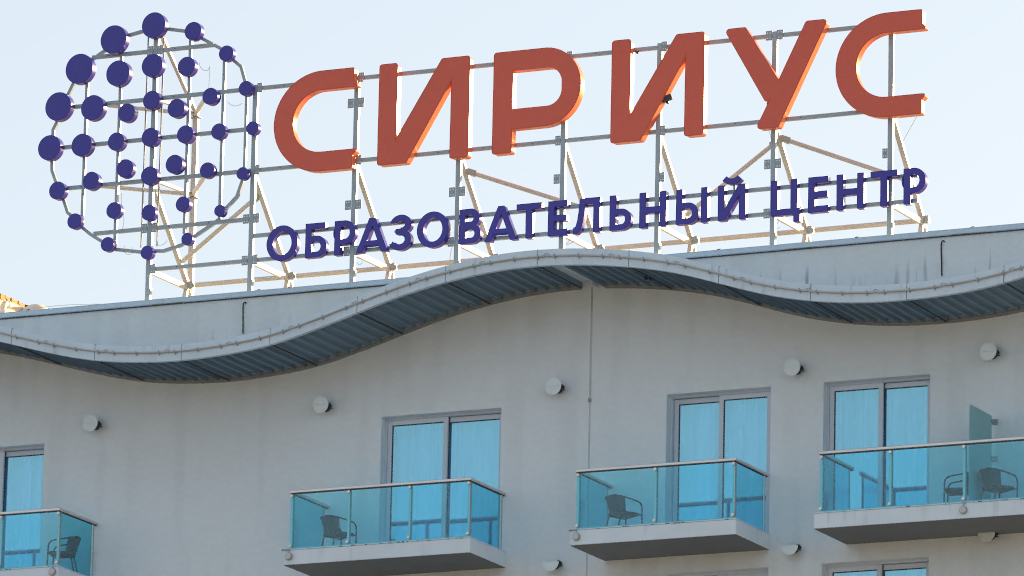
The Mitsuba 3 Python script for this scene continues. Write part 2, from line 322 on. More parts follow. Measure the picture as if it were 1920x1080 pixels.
# corrugated soffit
PITCH = 0.205
def soffit(a, b, y0=CY + 0.03, y1=-0.07):
    n = max(1, round((b - a) / PITCH)); p = (b - a) / n
    prof = []
    for k in range(n):
        x = a + k * p
        prof += [(x, 0.020), (x + 0.10 * p, 0.020), (x + 0.16 * p, 0.085), (x + 0.40 * p, 0.085), (x + 0.93 * p, 0.030)]
    prof.append((b, 0.020))
    x = np.array([q[0] for q in prof]); z = wave(x) + np.array([q[1] for q in prof])
    n = len(x)
    V = np.vstack([np.c_[x, np.full(n, y0), z], np.c_[x, np.full(n, y1), z], np.c_[x, np.full(n, y0), z + 0.004], np.c_[x, np.full(n, y1), z + 0.004]])
    i = np.arange(n - 1)
    q = lambda A, Bq: np.vstack([np.c_[A * n + i, A * n + i + 1, Bq * n + i + 1], np.c_[A * n + i, Bq * n + i + 1, Bq * n + i]])
    return trimesh.Trimesh(V, np.vstack([q(1, 0), q(2, 3), q(0, 2), q(3, 1)]), process=False)
for a, b in zip(SEAMS[:-1], SEAMS[1:]):
    if a == 1.33:
        add(C + '__flat_panel', strip(GAP[0], GAP[1], 0.12, 0.13, CY + 0.03, -0.01), 'soffit_flat')
        add(C + '__flat_panel', strip(GAP[0] - 0.012, GAP[0], 0.012, 0.125, CY + 0.03, -0.01, 3), 'soffit_metal')
        add(C + '__flat_panel', strip(GAP[1], GAP[1] + 0.012, 0.012, 0.125, CY + 0.03, -0.01, 3), 'soffit_metal')
        add(C + '__gusset', box(1.62, 1.635, -0.20, -0.005, 28.42, 28.53), 'soffit_flat')
        a = GAP[1] + 0.014
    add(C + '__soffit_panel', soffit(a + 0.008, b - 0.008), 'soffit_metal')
    add(C + '__soffit_seam', strip(b - 0.011, b + 0.011, 0.004, 0.018, CY + 0.03, -0.02, 3), 'dark_seam')
    add(C + '__flashing', strip(a, b, 0.0, 0.06, -0.022, -0.003), 'flashing', 40)
    add(C + '__flashing_edge', strip(a, b, -0.014, 0.0, -0.030, -0.001), 'lamp_ring', 40)
    zz = float(wave(b))
    add(C + '__seam_bracket', cat(box(b - 0.07, b - 0.055, -0.16, -0.03, zz + 0.015, zz + 0.10), box(b - 0.055, b + 0.03, -0.05, -0.03, zz + 0.01, zz + 0.07), pipe([(b - 0.03, -0.10, zz), (b - 0.03, -0.10, zz + 0.09)], 0.012, 6)), 'lamp_ring')
# light tube clipped along the fascia
x = SEAMS[4]
while x < 13:
    L = 1.18
    xx = np.linspace(x, x + L, 16); jz = rng.uniform(-0.004, 0.004)
    add(C + '__light_tube', pipe(np.c_[xx, np.full(16, CY - 0.026), wave(xx) + 0.158 + jz], 0.018, 8), 'tube_plastic', True)
    for t in (0.12, 0.50, 0.88):
        cx_ = x + L * t; cz = float(wave(cx_)) + 0.158
        add(C + '__tube_clip', cat(box(cx_ - 0.012, cx_ + 0.012, CY - 0.054, CY + 0.0, cz - 0.030, cz - 0.023), box(cx_ - 0.012, cx_ + 0.012, CY - 0.054, CY - 0.048, cz - 0.023, cz + 0.028), box(cx_ - 0.010, cx_ + 0.010, CY - 0.01, CY, cz - 0.055, cz - 0.030)), 'plate_grey')
    add(C + '__tube_wire', pipe(curve([(x + L - 0.05, CY - 0.03, float(wave(x + L - .05)) + 0.158), (x + L + 0.0, CY - 0.035, float(wave(x + L)) + 0.195), (x + L + 0.08, CY - 0.03, float(wave(x + L + .08)) + 0.165)], 8), 0.006, 5), 'wire_grey', True)
    x += L + 0.03
for i, x in enumerate((2.955, 3.04)):
    z = float(wave(x)) + 0.0
    k = add('soffit_lamp', cat(box(x - 0.012, x + 0.012, -0.93, -0.87, z, z + 0.05), disc(x, z - 0.008, 0.024, -0.94, -0.87, 16)), 'cable_black', 30)
    tag(k, 'small black spot lamp under the wavy canopy right of the joint, ' + ('left of the pair' if i == 0 else 'right of the pair'), 'lamp', 'spot lamps under the canopy')

# ------------------------------------------------------------------ windows (sliding balcony doors)
def window(a, b, z0, z1, front):
    """front: which sash slides in front, 'l' or 'r'."""
    fr = []
    y0, y1 = 0.145, 0.285
    t = 0.045
    fr += [box(a + 0.001, a + t, y0, y1, z0, z1 - 0.001), box(b - t, b - 0.001, y0, y1, z0, z1 - 0.001), box(a + t + .0005, b - t - .0005, y0, y1, z1 - t, z1 - 0.001), box(a + t + .0005, b - t - .0005, y0, y1, z0 + 0.001, z0 + 0.035)]
    w = add(B + '__window', cat(*fr), 'frame_paint')
    mid = (a + b) / 2
    ov = 0.055
    for s, xa, xb in (('l', a + t + 0.004, mid + ov), ('r', mid - ov, b - t - 0.004)):
        isf = s == front
        ya, yb = (0.152, 0.200) if isf else (0.215, 0.263)
        za, zb = z0 + 0.038, z1 - t - (0.002 if isf else 0.008)
        v, h = 0.082, 0.085
        add(w + '__sash', cat(box(xa, xa + v, ya, yb, za, zb, 0.004), box(xb - v, xb, ya, yb, za, zb, 0.004), box(xa + v, xb - v, ya + .001, yb - .001, zb - h, zb, 0.003), box(xa + v, xb - v, ya + .001, yb - .001, za, za + h, 0.003)), 'frame_paint')
        gl = (xa + v, xb - v, za + h, zb - h)
        ym = (ya + yb) / 2
        add(w + '__gasket', cat(box(gl[0], gl[0] + 0.017, ya + .012, ym - .001, gl[2], gl[3]), box(gl[0] + 0.017, gl[1], ya + .012, ym - .001, gl[3] - 0.016, gl[3])), 'gasket')
        add(w + '__pane', (np.array([[gl[0], ym, gl[2]], [gl[1], ym, gl[2]], [gl[1], ym, gl[3]], [gl[0], ym, gl[3]]]), np.array([[0, 1, 2, 3]])), 'window_glass')
    # dark strip painting in the shadow gap beside the front sash
    xg = mid + ov + 0.002 if front == 'l' else mid - ov - 0.014
    add(w + '__gap_shadow', box(xg, xg + 0.012, 0.205, 0.2145, z0 + 0.04, z1 - t - 0.003), 'gasket')
    # curtain with folds
    n = 220
    x = np.linspace(a - 0.12, b + 0.12, n)
    ph = np.cumsum(0.26 + 0.10 * np.sin(np.linspace(0, 9, n) + a) + rng.uniform(-0.03, 0.03, n))
    y = 0.45 + 0.034 * np.sin(ph) + 0.006 * np.sin(2.3 * ph + 1)
    V = np.vstack([np.c_[x, y, np.full(n, z0 + 0.02)], np.c_[x, y, np.full(n, z1 + 0.08)]])
    i = np.arange(n - 1)
    add(w + '__curtain', (V, np.c_[i, i + 1, i + 1 + n, i + n]), 'curtain_cloth', True)
    return w
FR = ['l', 'l', 'r', 'l', 'r']
for k in range(0, 2):
    for (a, b), s in zip(WIN, FR):
        window(a, b, FLOOR - k * STOREY, HEAD - k * STOREY, s)
for k in range(2, 7):
    for (a, b), s in zip(WIN, FR):
        z0, z1 = FLOOR - k * STOREY, HEAD - k * STOREY
        w = add(B + '__window', cat(box(a + .001, b - .001, .15, .24, z1 - .12, z1 - .001), box(a + .001, b - .001, .15, .24, z0 + .001, z0 + .12), box(a + .001, a + .12, .15, .24, z0 + .12, z1 - .12), box(b - .12, b - .001, .15, .24, z0 + .12, z1 - .12), box((a + b) / 2 - .06, (a + b) / 2 + .06, .15, .24, z0 + .12, z1 - .12)), 'frame_paint')
        add(w + '__pane', (np.array([[a + .1, .2, z0 + .1], [b - .1, .2, z0 + .1], [b - .1, .2, z1 - .1], [a + .1, .2, z1 - .1]]), np.array([[0, 1, 2, 3]])), 'window_glass')

# ------------------------------------------------------------------ balconies
YF = -1.42
RT = 24.92                       # top of the hand rail
def glass(x0, x1, y0, y1, z0, z1):
    if abs(x1 - x0) > abs(y1 - y0):
        V = [[x0, y0, z0], [x1, y0, z0], [x1, y0, z1], [x0, y0, z1]]
    else:
        V = [[x0, y0, z0], [x0, y1, z0], [x0, y1, z1], [x0, y0, z1]]
    return (np.array(V), np.array([[0, 1, 2, 3]]))
def bolt(x, y, z):
    m = disc(x, z, 0.030, y - 0.018, y, 20, 0.004)
    return m
def balcony(a, b, posts, ends=(True, True), ra=None, rb=None):
    ra = a + 0.07 if ra is None else ra
    rb = b - 0.022 if rb is None else rb
    k = add(B + '__balcony', box(a, b, YF, -0.001, 23.612, 23.868, 0.006), 'slab_paint')
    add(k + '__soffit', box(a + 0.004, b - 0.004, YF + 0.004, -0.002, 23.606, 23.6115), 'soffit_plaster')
    add(k + '__edge_strip', cat(box(a - 0.006, b + 0.006, YF - 0.010, -0.002, 23.8685, 23.886, 0.003)), 'fascia_metal')
    # hand rail: front, then both returns to the wall
    add(k + '__hand_rail', box(ra, rb, YF + 0.012, YF + 0.085, RT - 0.048, RT, 0.006), 'stainless')
    add(k + '__rail_shadow_line', box(ra + 0.01, rb - 0.01, YF + 0.030, YF + 0.066, RT - 0.064, RT - 0.0485), 'gasket')  # dark strip drawn in for the shadow line under the rail
    gy = YF + 0.048
    zb, zt = 23.905, RT - 0.052
    px = list(posts)
    for x in px:
        add(k + '__post', box(x, x + 0.042, gy + 0.016, gy + 0.030, 23.887, RT - 0.049, 0.003), 'post_steel')
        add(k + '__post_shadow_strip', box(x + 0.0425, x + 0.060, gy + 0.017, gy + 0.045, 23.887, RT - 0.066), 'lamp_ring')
        add(k + '__bolt', bolt(x + 0.018, gy - 0.002, 23.955), 'stainless', 30)
        add(k + '__bolt', bolt(x + 0.022, gy - 0.002, RT - 0.092), 'stainless', 30)
    for n_, (xa, xb) in enumerate(zip(px[:-1], px[1:])):
        add(k + '__glass_panel', glass(xa + (0.022 if n_ else -0.004), xb + (0.014 if n_ < len(px) - 2 else 0.046), gy, gy, zb, zt), 'balcony_glass')
    for _ in range(int(4 * (b - a))):          # dirt gathered along the slab's top edge
        x = a + (b - a) * rng.beta(2.2, 1.6); w = rng.uniform(0.015, 0.08)
        add(k + '__grime', box(x, x + w, YF - 0.0125, YF - 0.0102, 23.872 - rng.uniform(0.0, 0.006), 23.872 + rng.uniform(0.004, 0.012)), 'grime')
    add(k + '__bottom_shoe', box(ra + 0.02, rb - 0.02, gy + 0.006, gy + 0.012, 23.887, 23.915), 'glass_edge')
    for e, x, s in ((ends[0], ra + 0.030, 1), (ends[1], rb - 0.036, -1)):
        if not e: continue
        add(k + '__hand_rail', box(x - 0.036, x + 0.036, YF + 0.0855, -0.003, RT - 0.048, RT, 0.006), 'stainless')
        add(k + '__rail_shadow_line', box(x - 0.018, x + 0.018, YF + 0.086, -0.01, RT - 0.064, RT - 0.0485), 'gasket')
        gx = x + 0.0
        add(k + '__post', box(gx - 0.008 - s * 0.012, gx + 0.008 - s * 0.012, -0.165, -0.125, 23.887, RT - 0.065, 0.003), 'post_steel')
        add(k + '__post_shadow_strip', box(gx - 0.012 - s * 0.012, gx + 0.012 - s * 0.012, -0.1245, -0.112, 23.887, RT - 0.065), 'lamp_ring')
        add(k + '__glass_panel', glass(gx + s * 0.004, gx + s * 0.004, gy + 0.03, -0.13, zb, zt), 'end_glass')
    return k
balcony(-12.0, -7.994, [-11.47, -10.35, -9.224, -8.075])
balcony(-3.56, -0.005, [-3.484, -2.387, -1.22, -0.100])
balcony(1.862, 4.913, [1.945, 3.377, 4.812])
k4 = balcony(6.32, 11.56, [6.400, 7.635, 8.945, 10.24, 11.46])
# frosted screen between the two halves of the wide balcony
sc = Polygon([(-1.07, 23.90), (-0.07, 23.90), (-0.07, 25.615), (-1.03, 25.615), (-1.07, 25.55)])
m = plate_xz(sc, 0, 0.012); v = m.vertices
m = trimesh.Trimesh(np.c_[8.934 + v[:, 1], v[:, 0], v[:, 2]], m.faces, process=False)
add(k4 + '__privacy_screen', m, 'screen_glass')
for z in (25.52, 24.885):
    add(k4 + '__screen_clip', cat(box(8.945, 8.975, -0.11, -0.03, z - 0.03, z + 0.03, 0.004), box(8.93, 9.03, -0.030, -0.001, z - 0.045, z + 0.045, 0.004)), 'plate_grey')

# ------------------------------------------------------------------ small round lamps on the slabs
for i, (x, z) in enumerate(((-8.10, 23.775), (-3.459, 23.757), (1.985, 23.753), (8.986, 23.75))):
    t = 'round_lamp' + (f'_{i:03d}' if i else '')
    add(t + '__lens', disc(x, z, 0.058, YF - 0.052, YF - 0.03, 28, 0.008), 'lamp_lens', 30)
    add(t + '__housing', disc(x + 0.003, z, 0.068, YF - 0.040, YF - 0.0015, 28, 0.004), 'lamp_ring', 30)
    if i in (1, 2):
        add(t + '__bracket', cat(pipe([(x - 0.13, YF - 0.03, z + 0.115), (x + 0.02, YF - 0.03, z + 0.12)], 0.009, 6), pipe([(x + 0.012, YF - 0.03, z + 0.12), (x + 0.008, YF - 0.03, z + 0.065)], 0.007, 6), box(x - 0.135, x - 0.105, YF - 0.035, YF - 0.002, z + 0.10, z + 0.13)), 'plate_grey')
    else:
        add(t + '__bracket', pipe(curve([(x - 0.01, YF - 0.02, z + 0.13), (x + 0.015, YF - 0.03, z + 0.10), (x - 0.005, YF - 0.03, z + 0.06)], 8), 0.010, 6), 'plate_grey')
    tag(t, ['small round grey lamp on the slab edge of the leftmost balcony', 'small round grey lamp at the left slab corner of the four post balcony', 'small round grey lamp at the left slab corner of the balcony crossing the wall joint',
            'small round grey lamp below the privacy screen of the rightmost balcony'][i], 'lamp', 'round lamps on the slab edges')

# ------------------------------------------------------------------ round wall vents
def vent(x, z, half, label):
    i = sum(k.startswith('wall_vent') and k in labels for k in labels)
    t = 'wall_vent' + (f'_{i:03d}' if i else '')
    r = 0.150
    if not half:
        up = Point(0, 0).buffer(r, 48).intersection(sbox(-1, 0.002, 1, 1)); lo = Point(0, 0).buffer(r, 48).intersection(sbox(-1, -1, 1, -0.002))
        for p, y in ((up, -0.215), (lo, -0.219)):
            m = plate_xz(affinity.translate(p, x, z), y, y + 0.016)
            add(t + '__flap', m, 'vent_white')
        add(t + '__back_plate', disc(x, z, r - 0.008, -0.202, -0.188, 48, 0.003), 'vent_white', 30)
        add(t + '__neck', disc(x + 0.01, z - 0.005, 0.085, -0.187, -0.001, 32, 0.003), 'vent_dark', 30)
    else:
        lo = Point(0, 0).buffer(r, 48).intersection(sbox(-1, -1, 1, 0.012))
        m = plate_xz(affinity.translate(lo, x, z), -0.219, -0.203)
        add(t + '__flap', m, 'vent_white')
        add(t + '__back_plate', plate_xz(affinity.translate(Point(0, 0).buffer(r - .01, 48).intersection(sbox(-1, -1, 1, 0.0)), x, z), -0.202, -0.19), 'vent_white')
        add(t + '__neck', plate_xz(affinity.translate(Point(0, 0).buffer(.085, 32).intersection(sbox(-1, -1, 1, 0.0)), x, z), -0.189, -0.001), 'vent_dark')
    cl = [pipe(curve([(x + 0.11, -0.18, z + 0.02), (x + 0.145, -0.14, z + 0.02), (x + 0.15, -0.09, z - 0.01), (x + 0.12, -0.05, z - 0.02)], 10), 0.011, 6), box(x + 0.115, x + 0.145, -0.155, -0.09, z - 0.06, z + 0.02),
          pipe([(x + 0.13, -0.12, z - 0.02), (x + 0.175, -0.10, z - 0.015)], 0.009, 6), pipe([(x + 0.13, -0.12, z - 0.055), (x + 0.17, -0.09, z - 0.055)], 0.009, 6), box(x + 0.06, x + 0.12, -0.15, -0.06, z - 0.04, z + 0.0)]
    add(t + '__clip', cat(*cl), 'vent_dark')
    tag(t, label, 'vent', 'vents along the wall')
for x, l in zip((-8.132, -3.553, 0.925, 5.378, 8.928), ('round pale wall vent furthest left on the plain wall', 'round pale wall vent upper left of the four post balcony', 'round pale wall vent just left of the vertical wall joint',
               'round pale wall vent between the two right hand windows, high on the wall', 'round pale wall vent furthest right above the privacy screen')):
    vent(x, 26.685, False, l)
for x, l in zip((0.945, 5.375, 8.917), ('half round pale wall vent left of the joint near the bottom edge', 'half round pale wall vent below and between the two right hand balconies', 'half round pale wall vent tucked under the rightmost balcony slab')):
    vent(x, 23.602, True, l)

# ------------------------------------------------------------------ wicker armchairs
def chair(x, y, deg, label):
    """Origin on the floor below the seat's middle; the chair faces +x before turning."""
    i = sum(k.startswith('wicker_chair') and k in labels for k in labels)
    t = 'wicker_chair' + (f'_{i:03d}' if i else '')
    z0 = 23.886
    M = trimesh.transformations.rotation_matrix(math.radians(deg), [0, 0, 1]); M[:3, :3] *= 0.90; M[:3, 3] = (x, y, z0)
    def put(part, m, mat, smooth=False):
        m = m.copy(); m.apply_transform(M); add(t + '__' + part, m, mat, smooth)
    # seat: rounded slab, dipped
    sp = sbox(-0.22, -0.23, 0.23, 0.23).buffer(-0.06).buffer(0.06)
    m = trimesh.creation.extrude_polygon(sp, 0.035, engine='earcut'); m.apply_translation((0, 0, 0.395)); put('seat', m, 'wicker')
    # tub back: a curved shell, narrower at the bottom
    n, q = 28, 8
    V = []
    for s in (0, 1):
        for j in range(q + 1):
            h = j / q
            for k in range(n + 1):
                a = math.pi * (0.60 + 0.80 * k / n)
                r = 0.235 + 0.055 * h - 0.016 * s
                V.append((r * math.cos(a) * 0.95 - 0.02 - 0.05 * h, r * math.sin(a) * (1.0 + 0.02 * h), 0.37 + h * 0.36 - 0.03 * (abs(k / n - 0.5) * 2) ** 2 * h))
    f = []; N = n + 1; S = N * (q + 1)
    for j in range(q):
        for k in range(n):
            a, b_, c, d = j * N + k, j * N + k + 1, (j + 1) * N + k + 1, (j + 1) * N + k
            f += [(a, c, b_), (a, d, c), (S + a, S + b_, S + c), (S + a, S + c, S + d)]
    for k in range(n):
        a, b_ = q * N + k, q * N + k + 1
        f += [(a, S + a, S + b_), (a, S + b_, b_)]
    put('backrest', trimesh.Trimesh(np.array(V), np.array(f), process=False), 'wicker', 60)
    # one bent tube: top rail of the back, down both arms into the front legs
    for s in (-1, 1):
        arm = curve([(-0.32, s * 0.03, 0.725), (-0.27, s * 0.20, 0.715), (-0.10, s * 0.285, 0.675), (0.10, s * 0.29, 0.64), (0.20, s * 0.285, 0.60), (0.235, s * 0.28, 0.52), (0.238, s * 0.275, 0.42)], 40)
        put('armrest', pipe(arm, 0.0155, 10), 'chair_tube', True)
        put('leg', pipe(np.linspace((0.238, s * 0.275, 0.42), (0.25, s * 0.265, 0.03), 6), 0.0150, 10), 'chair_tube', True)
        put('leg', pipe(np.linspace((-0.18, s * 0.20, 0.40), (-0.27, s * 0.225, 0.03), 6), 0.0150, 10), 'chair_tube', True)
        put('foot', cat(pipe([(0.25, s * .265, 0.001), (0.25, s * .265, 0.05)], 0.019, 10), pipe([(-0.275, s * .227, 0.001), (-0.268, s * .224, 0.05)], 0.019, 10)), 'foot_black', True)
    put('seat_rail', cat(pipe([(0.235, -0.275, 0.395), (0.235, 0.275, 0.395)], 0.012, 8), pipe([(-0.18, -0.20, 0.385), (0.235, -0.27, 0.385)], 0.012, 8), pipe([(-0.18, 0.20, 0.385), (0.235, 0.27, 0.385)], 0.012, 8)), 'chair_tube', True)
    tag(t, label, 'chair', 'wicker armchairs on the balconies')
chair(-8.36, -0.62, 198, 'dark wicker armchair seen side-on behind the right end glass of the leftmost balcony')
chair(-2.93, -0.62, 58, 'dark wicker armchair in the left corner of the four post balcony')
chair(2.48, -0.62, 58, 'dark wicker armchair on the balcony that crosses the wall joint')
chair(8.58, -0.60, 195, 'dark wicker armchair just left of the privacy screen')
chair(9.27, -0.60, 58, 'dark wicker armchair just right of the privacy screen, by the picture edge')

# ------------------------------------------------------------------ sign frame
SF = 'sign_frame'
tag(SF, 'grey steel frame standing on the roof, carrying all letters and discs', 'sign frame')
PW = 0.088
PX = [p + PW / 2 for p in POST_X]            # post centres
PY = 0.565
ZT, ZB, ZU, ZL = 32.762, 31.250, 30.047, 29.600
BY = 0.565
def vpost(x, y, z0, z1, w=PW, mat='steel_grey', name='post'):
    return add(f'{SF}__{name}', box(x - w / 2, x + w / 2, y - w / 2, y + w / 2, z0, z1, 0.006), mat)
tops = [34.15, ZT + 0.06, ZT + 0.06, ZT + 0.06, ZT + 0.06, ZT + 0.07, ZT + 0.07, ZT + 0.06]
for x, z in zip(PX, tops):
    vpost(x, PY, ROOFZ, z)
    add(f'{SF}__base_plate', box(x - 0.12, x + 0.12, PY - 0.12, PY + 0.12, ROOFZ, ROOFZ + 0.015), 'plate_grey')
    add(f'{SF}__cable_tie', box(x + PW / 2, x + PW / 2 + 0.02, PY - 0.03, PY + 0.03, 29.16, 29.25), 'steel_grey')
def hbeam(xa, xb, z, w=0.066, y=BY, mat='steel_grey'):
    add(f'{SF}__beam', box(xa, xb, y - w / 2, y + w / 2, z - w / 2, z + w / 2, 0.005), mat)
    n = max(1, int((xb - xa) / 0.7))
    for i in range(n):
        x = xa + (i + 0.35 + 0.3 * rng.random()) * (xb - xa) / n
        HOLES.append(box(x - 0.010, x + 0.010, y - w / 2 - 0.002, y - w / 2 - 0.0004, z - 0.010, z + 0.010))
HOLES = []
def plates(i, z, sides=(-1, 1), w=0.115, h=0.17, flat=True):
    """Bolted connection plates at post i."""
    for s in sides:
        x0 = PX[i] + s * (PW / 2 + 0.001); x1 = x0 + s * w
        a, b = min(x0, x1), max(x0, x1)
        yf = PY - 0.052 if flat else PY - 0.052
        add(f'{SF}__connector_plate', box(a, b, yf, yf + 0.010, z - h / 2, z + h / 2, 0.002), 'plate_grey')
        for dx in (0.3, 0.75):
            for dz in (-0.28, 0.28):
                px_ = x0 + s * w * dx
                HOLES2.append(box(px_ - 0.010, px_ + 0.010, yf - 0.0015, yf - 0.0003, z + dz * h - 0.010, z + dz * h + 0.010))
HOLES2 = []
for i in range(1, 7):
    xa, xb = PX[i] + PW / 2 + 0.002, PX[i + 1] - PW / 2 - 0.002
    for z in (ZT, ZB, ZU, ZL):
        hbeam(xa, xb, z)
hbeam(PX[0] + PW / 2 + 0.002, PX[1] - PW / 2 - 0.002, ZL)
hbeam(PX[7] + PW / 2 + 0.002, PX[7] + 0.50, ZU); hbeam(PX[7] + PW / 2 + 0.002, PX[7] + 0.50, ZL)
plates(0, 29.60, (1,)); plates(0, 33.66, (-1, 1)); plates(0, 30.36, (-1, 1))
for z in (ZT, ZB): plates(1, z, (1,), 0.10)
plates(1, 30.36); plates(1, ZL)
plates(2, ZT, (1,), 0.10); plates(2, 32.30); plates(2, ZB, (1,), 0.10); plates(2, 30.44); plates(2, ZL)
plates(3, 30.50); plates(3, ZL, (-1,))
plates(4, ZB, (-1,), 0.10); plates(4, 30.56, (-1,)); plates(4, ZT, (1,), .1)
plates(5, ZT, (1,), 0.10); plates(5, ZB, (1,), 0.10); plates(5, 30.42, (1,), 0.09)
plates(6, ZT); plates(6, 30.47); plates(6, ZL, (-1,))
plates(7, 30.47, (-1,), 0.09)
# rear bracing: a leaning brace, a level strut and a splayed foot behind every post
NY, NZ = 2.06, 29.63
for i, x in enumerate(PX):
    top = np.array([x, PY + 0.05, 31.16]); node = np.array([x, NY, NZ])
    d = (node - top) / np.linalg.norm(node - top)
    add(f'{SF}__brace', bar(top, node - d * 0.03, 0.085, 0.085, side=(1, 0, 0)), 'steel_warm_lit')
    add(f'{SF}__strut', bar((x, PY + 0.05, ZL - 0.01), (x, NY - 0.06, NZ - 0.03), 0.05, 0.105, side=(1, 0, 0)), 'steel_warm_lit')
    add(f'{SF}__foot', bar(node + (0, 0.05, -0.05), (x, NY + 0.42, ROOFZ), 0.075, 0.075, side=(1, 0, 0)), 'steel_warm_lit')
    add(f'{SF}__foot', bar(node + (0, -0.05, -0.05), (x, NY - 0.42, ROOFZ), 0.075, 0.075, side=(1, 0, 0)), 'steel_warm_lit')
    add(f'{SF}__node_plate', cat(box(x - 0.05, x + 0.12, NY - 0.075, NY - 0.062, NZ - 0.065, NZ + 0.075, 0.003), box(x + 0.110, x + 0.12, NY - 0.06, NY + 0.05, NZ - 0.055, NZ + 0.065, 0.003)), 'plate_grey')
for i in range(7):
    add(f'{SF}__rear_tube', pipe([(PX[i] + 0.15, NY, NZ + 0.01), (PX[i + 1] - 0.06, NY, NZ + 0.01)], 0.043, 14), 'steel_warm_lit', 40)
# cross diagonals between the leaning braces
def onbrace(i, z):
    t = (31.16 - z) / (31.16 - NZ)
    return np.array([PX[i], PY + 0.05 + t * (NY - PY - 0.05), z])
for a, za, b, zb in ((1, 30.90, 0, 29.98), (3, 30.95, 4, 30.25), (6, 31.00, 7, 30.20), (6, 30.97, 5, 30.00)):
    p, q = onbrace(a, za), onbrace(b, zb)
    d = (q - p) / np.linalg.norm(q - p)
    add(f'{SF}__cross_tube', pipe([p + d * 0.15, q - d * 0.05], 0.040, 14), 'steel_warm_lit', 40)
    add(f'{SF}__node_plate', bar(p + d * 0.03, p + d * 0.21, 0.105, 0.10, side=(0, 0, 1)), 'plate_grey')
# rear mast of the emblem with its struts
MX, MY = PX[0], 2.16
add(f'{SF}__mast', box(MX - 0.05, MX + 0.05, MY - 0.05, MY + 0.05, ROOFZ, 32.93, 0.006), 'steel_warm_lit')
EB = BY + 0.04
for zt, zm in ((ZT, 32.86), (ZB, 31.35)):
    for xe in (-8.55, PX[0] + 0.06, -6.42):
        add(f'{SF}__strut', bar((xe, EB, zt), (MX, MY - 0.055, zm), 0.062, 0.062, side=(0, 0, 1)), 'steel_warm_lit')
    add(f'{SF}__node_plate', box(MX - 0.10, MX + 0.10, MY - 0.10, MY + 0.06, zm - 0.065, zm - 0.055), 'plate_grey')
add(f'{SF}__brace', bar((PX[0] + 0.02, EB, 34.05), (MX, MY - 0.055, 32.93), 0.07, 0.07, side=(1, 0, 0)), 'steel_warm_lit')

# ------------------------------------------------------------------ emblem of discs
E = 'disc_emblem'
tag(E, 'round emblem of purple discs on a grey ring grid, left end of the rooftop sign', 'emblem')
for n, (x, z, r) in enumerate(DISCS):
    dep = 0.15 if r > 0.15 else 0.13
    add(E + '__disc', disc(x, z, r, 0.36, 0.36 + dep, 64, 0.007), 'letter_purple', 35)
    add(E + '__stub', box(x - 0.025, x + 0.025, 0.36 + dep, 0.545, z - 0.025, z + 0.025), 'steel_grey')
VW = 0.056
def ev(x, z0, z1, w=VW, name='grid_bar'):
    add(f'{E}__{name}', box(x - w / 2, x + w / 2, BY - 0.045, BY + 0.020, z0, z1, 0.004), 'steel_grey')
    for z in np.arange(z0 + 0.4, z1, 0.75):
        HOLES.append(box(x - 0.009, x + 0.009, BY - 0.0475, BY - 0.0455, z - 0.009, z + 0.009))
def eh(xa, xb, z):
    add(f'{E}__grid_bar', box(xa, xb, BY - 0.042, BY + 0.018, z - 0.035, z + 0.035, 0.004), 'steel_grey')
    for x in np.arange(xa + 0.35, xb, 0.8):
        HOLES.append(box(x - 0.010, x + 0.010, BY - 0.0445, BY - 0.0425, z - 0.010, z + 0.010))
ev(-8.865, 30.70, 33.20); ev(-8.175, 30.13, 33.66); ev(-6.768, 30.20, 33.80); ev(-6.065, 30.42, 33.34); ev(-5.595, 31.32, 32.66, 0.05)
gap = (PX[0] - PW / 2 - 0.003, PX[0] + PW / 2 + 0.003); last = PX[1] - PW / 2 - 0.003
for xa, xb, z in ((-8.78, -6.29, 33.655), (-9.30, last, ZT), (-9.35, last, 32.02), (-9.25, last, ZB), (-8.62, last, 30.357)):
    eh(xa, gap[0], z); eh(gap[1], xb, z)
for ring in RING:
    p = np.array([(x, BY, z) for x, z in ring])
    for a, b in zip(p[:-1], p[1:]):
        d = (b - a) / np.linalg.norm(b - a)
        add(E + '__ring_bar', bar(a - d * 0.006, b + d * 0.006, 0.060, 0.060, side=(0, 1, 0)), 'steel_grey')
for x in (-7.64, -7.318):
    add(E + '__conduit', pipe([(x, BY - 0.02, 30.02), (x, BY - 0.02, 33.93)], 0.014, 8), 'wire_grey', True)
add(SF + '__bolt', cat(*HOLES), 'hole_dark'); labels[SF + '__bolt'] = {'kind': 'stuff'}
add(SF + '__bolt_hole', cat(*HOLES2), 'hole_pale'); labels[SF + '__bolt_hole'] = {'kind': 'stuff'}

# ------------------------------------------------------------------ letters
def rounded(p, r):
    return p.buffer(-r, join_style=1).buffer(r, join_style=1, quad_segs=8)
def ellipse(cx, cz, rx, rz):
    return affinity.scale(Point(cx, cz).buffer(1.0, 48), rx, rz, origin=(cx, cz))
def bigS(W, H, t=0.345, tl=0.365):
    r = H / 2; cx = r + 0.02
    outer = unary_union([ellipse(cx, r, cx, r), sbox(cx, 0, W, H)])
    inner = unary_union([ellipse(cx, r, cx - tl, r - t), sbox(cx, t, W + 1, H - t)])
    return rounded(outer.difference(inner), 0.028)
def bigI(W, H, t=0.35):
    d = Polygon([(t - .01, 0), (0.565, 0), (W - t, 1.42), (W - t + .01, H), (1.225, H), (t, 0.44)])
    p = unary_union([rounded(sbox(0, 0, t, H), 0.05), rounded(sbox(W - t, 0, W, H), 0.05), rounded(d.union(sbox(W - t, 1.5, W - .06, H)).union(sbox(0.06, 0, t, .4)), 0.05), sbox(t - .06, 0.0, t + .02, 0.3), sbox(W - t - .02, 1.55, W - t + .06, H)])
    return p.buffer(0)
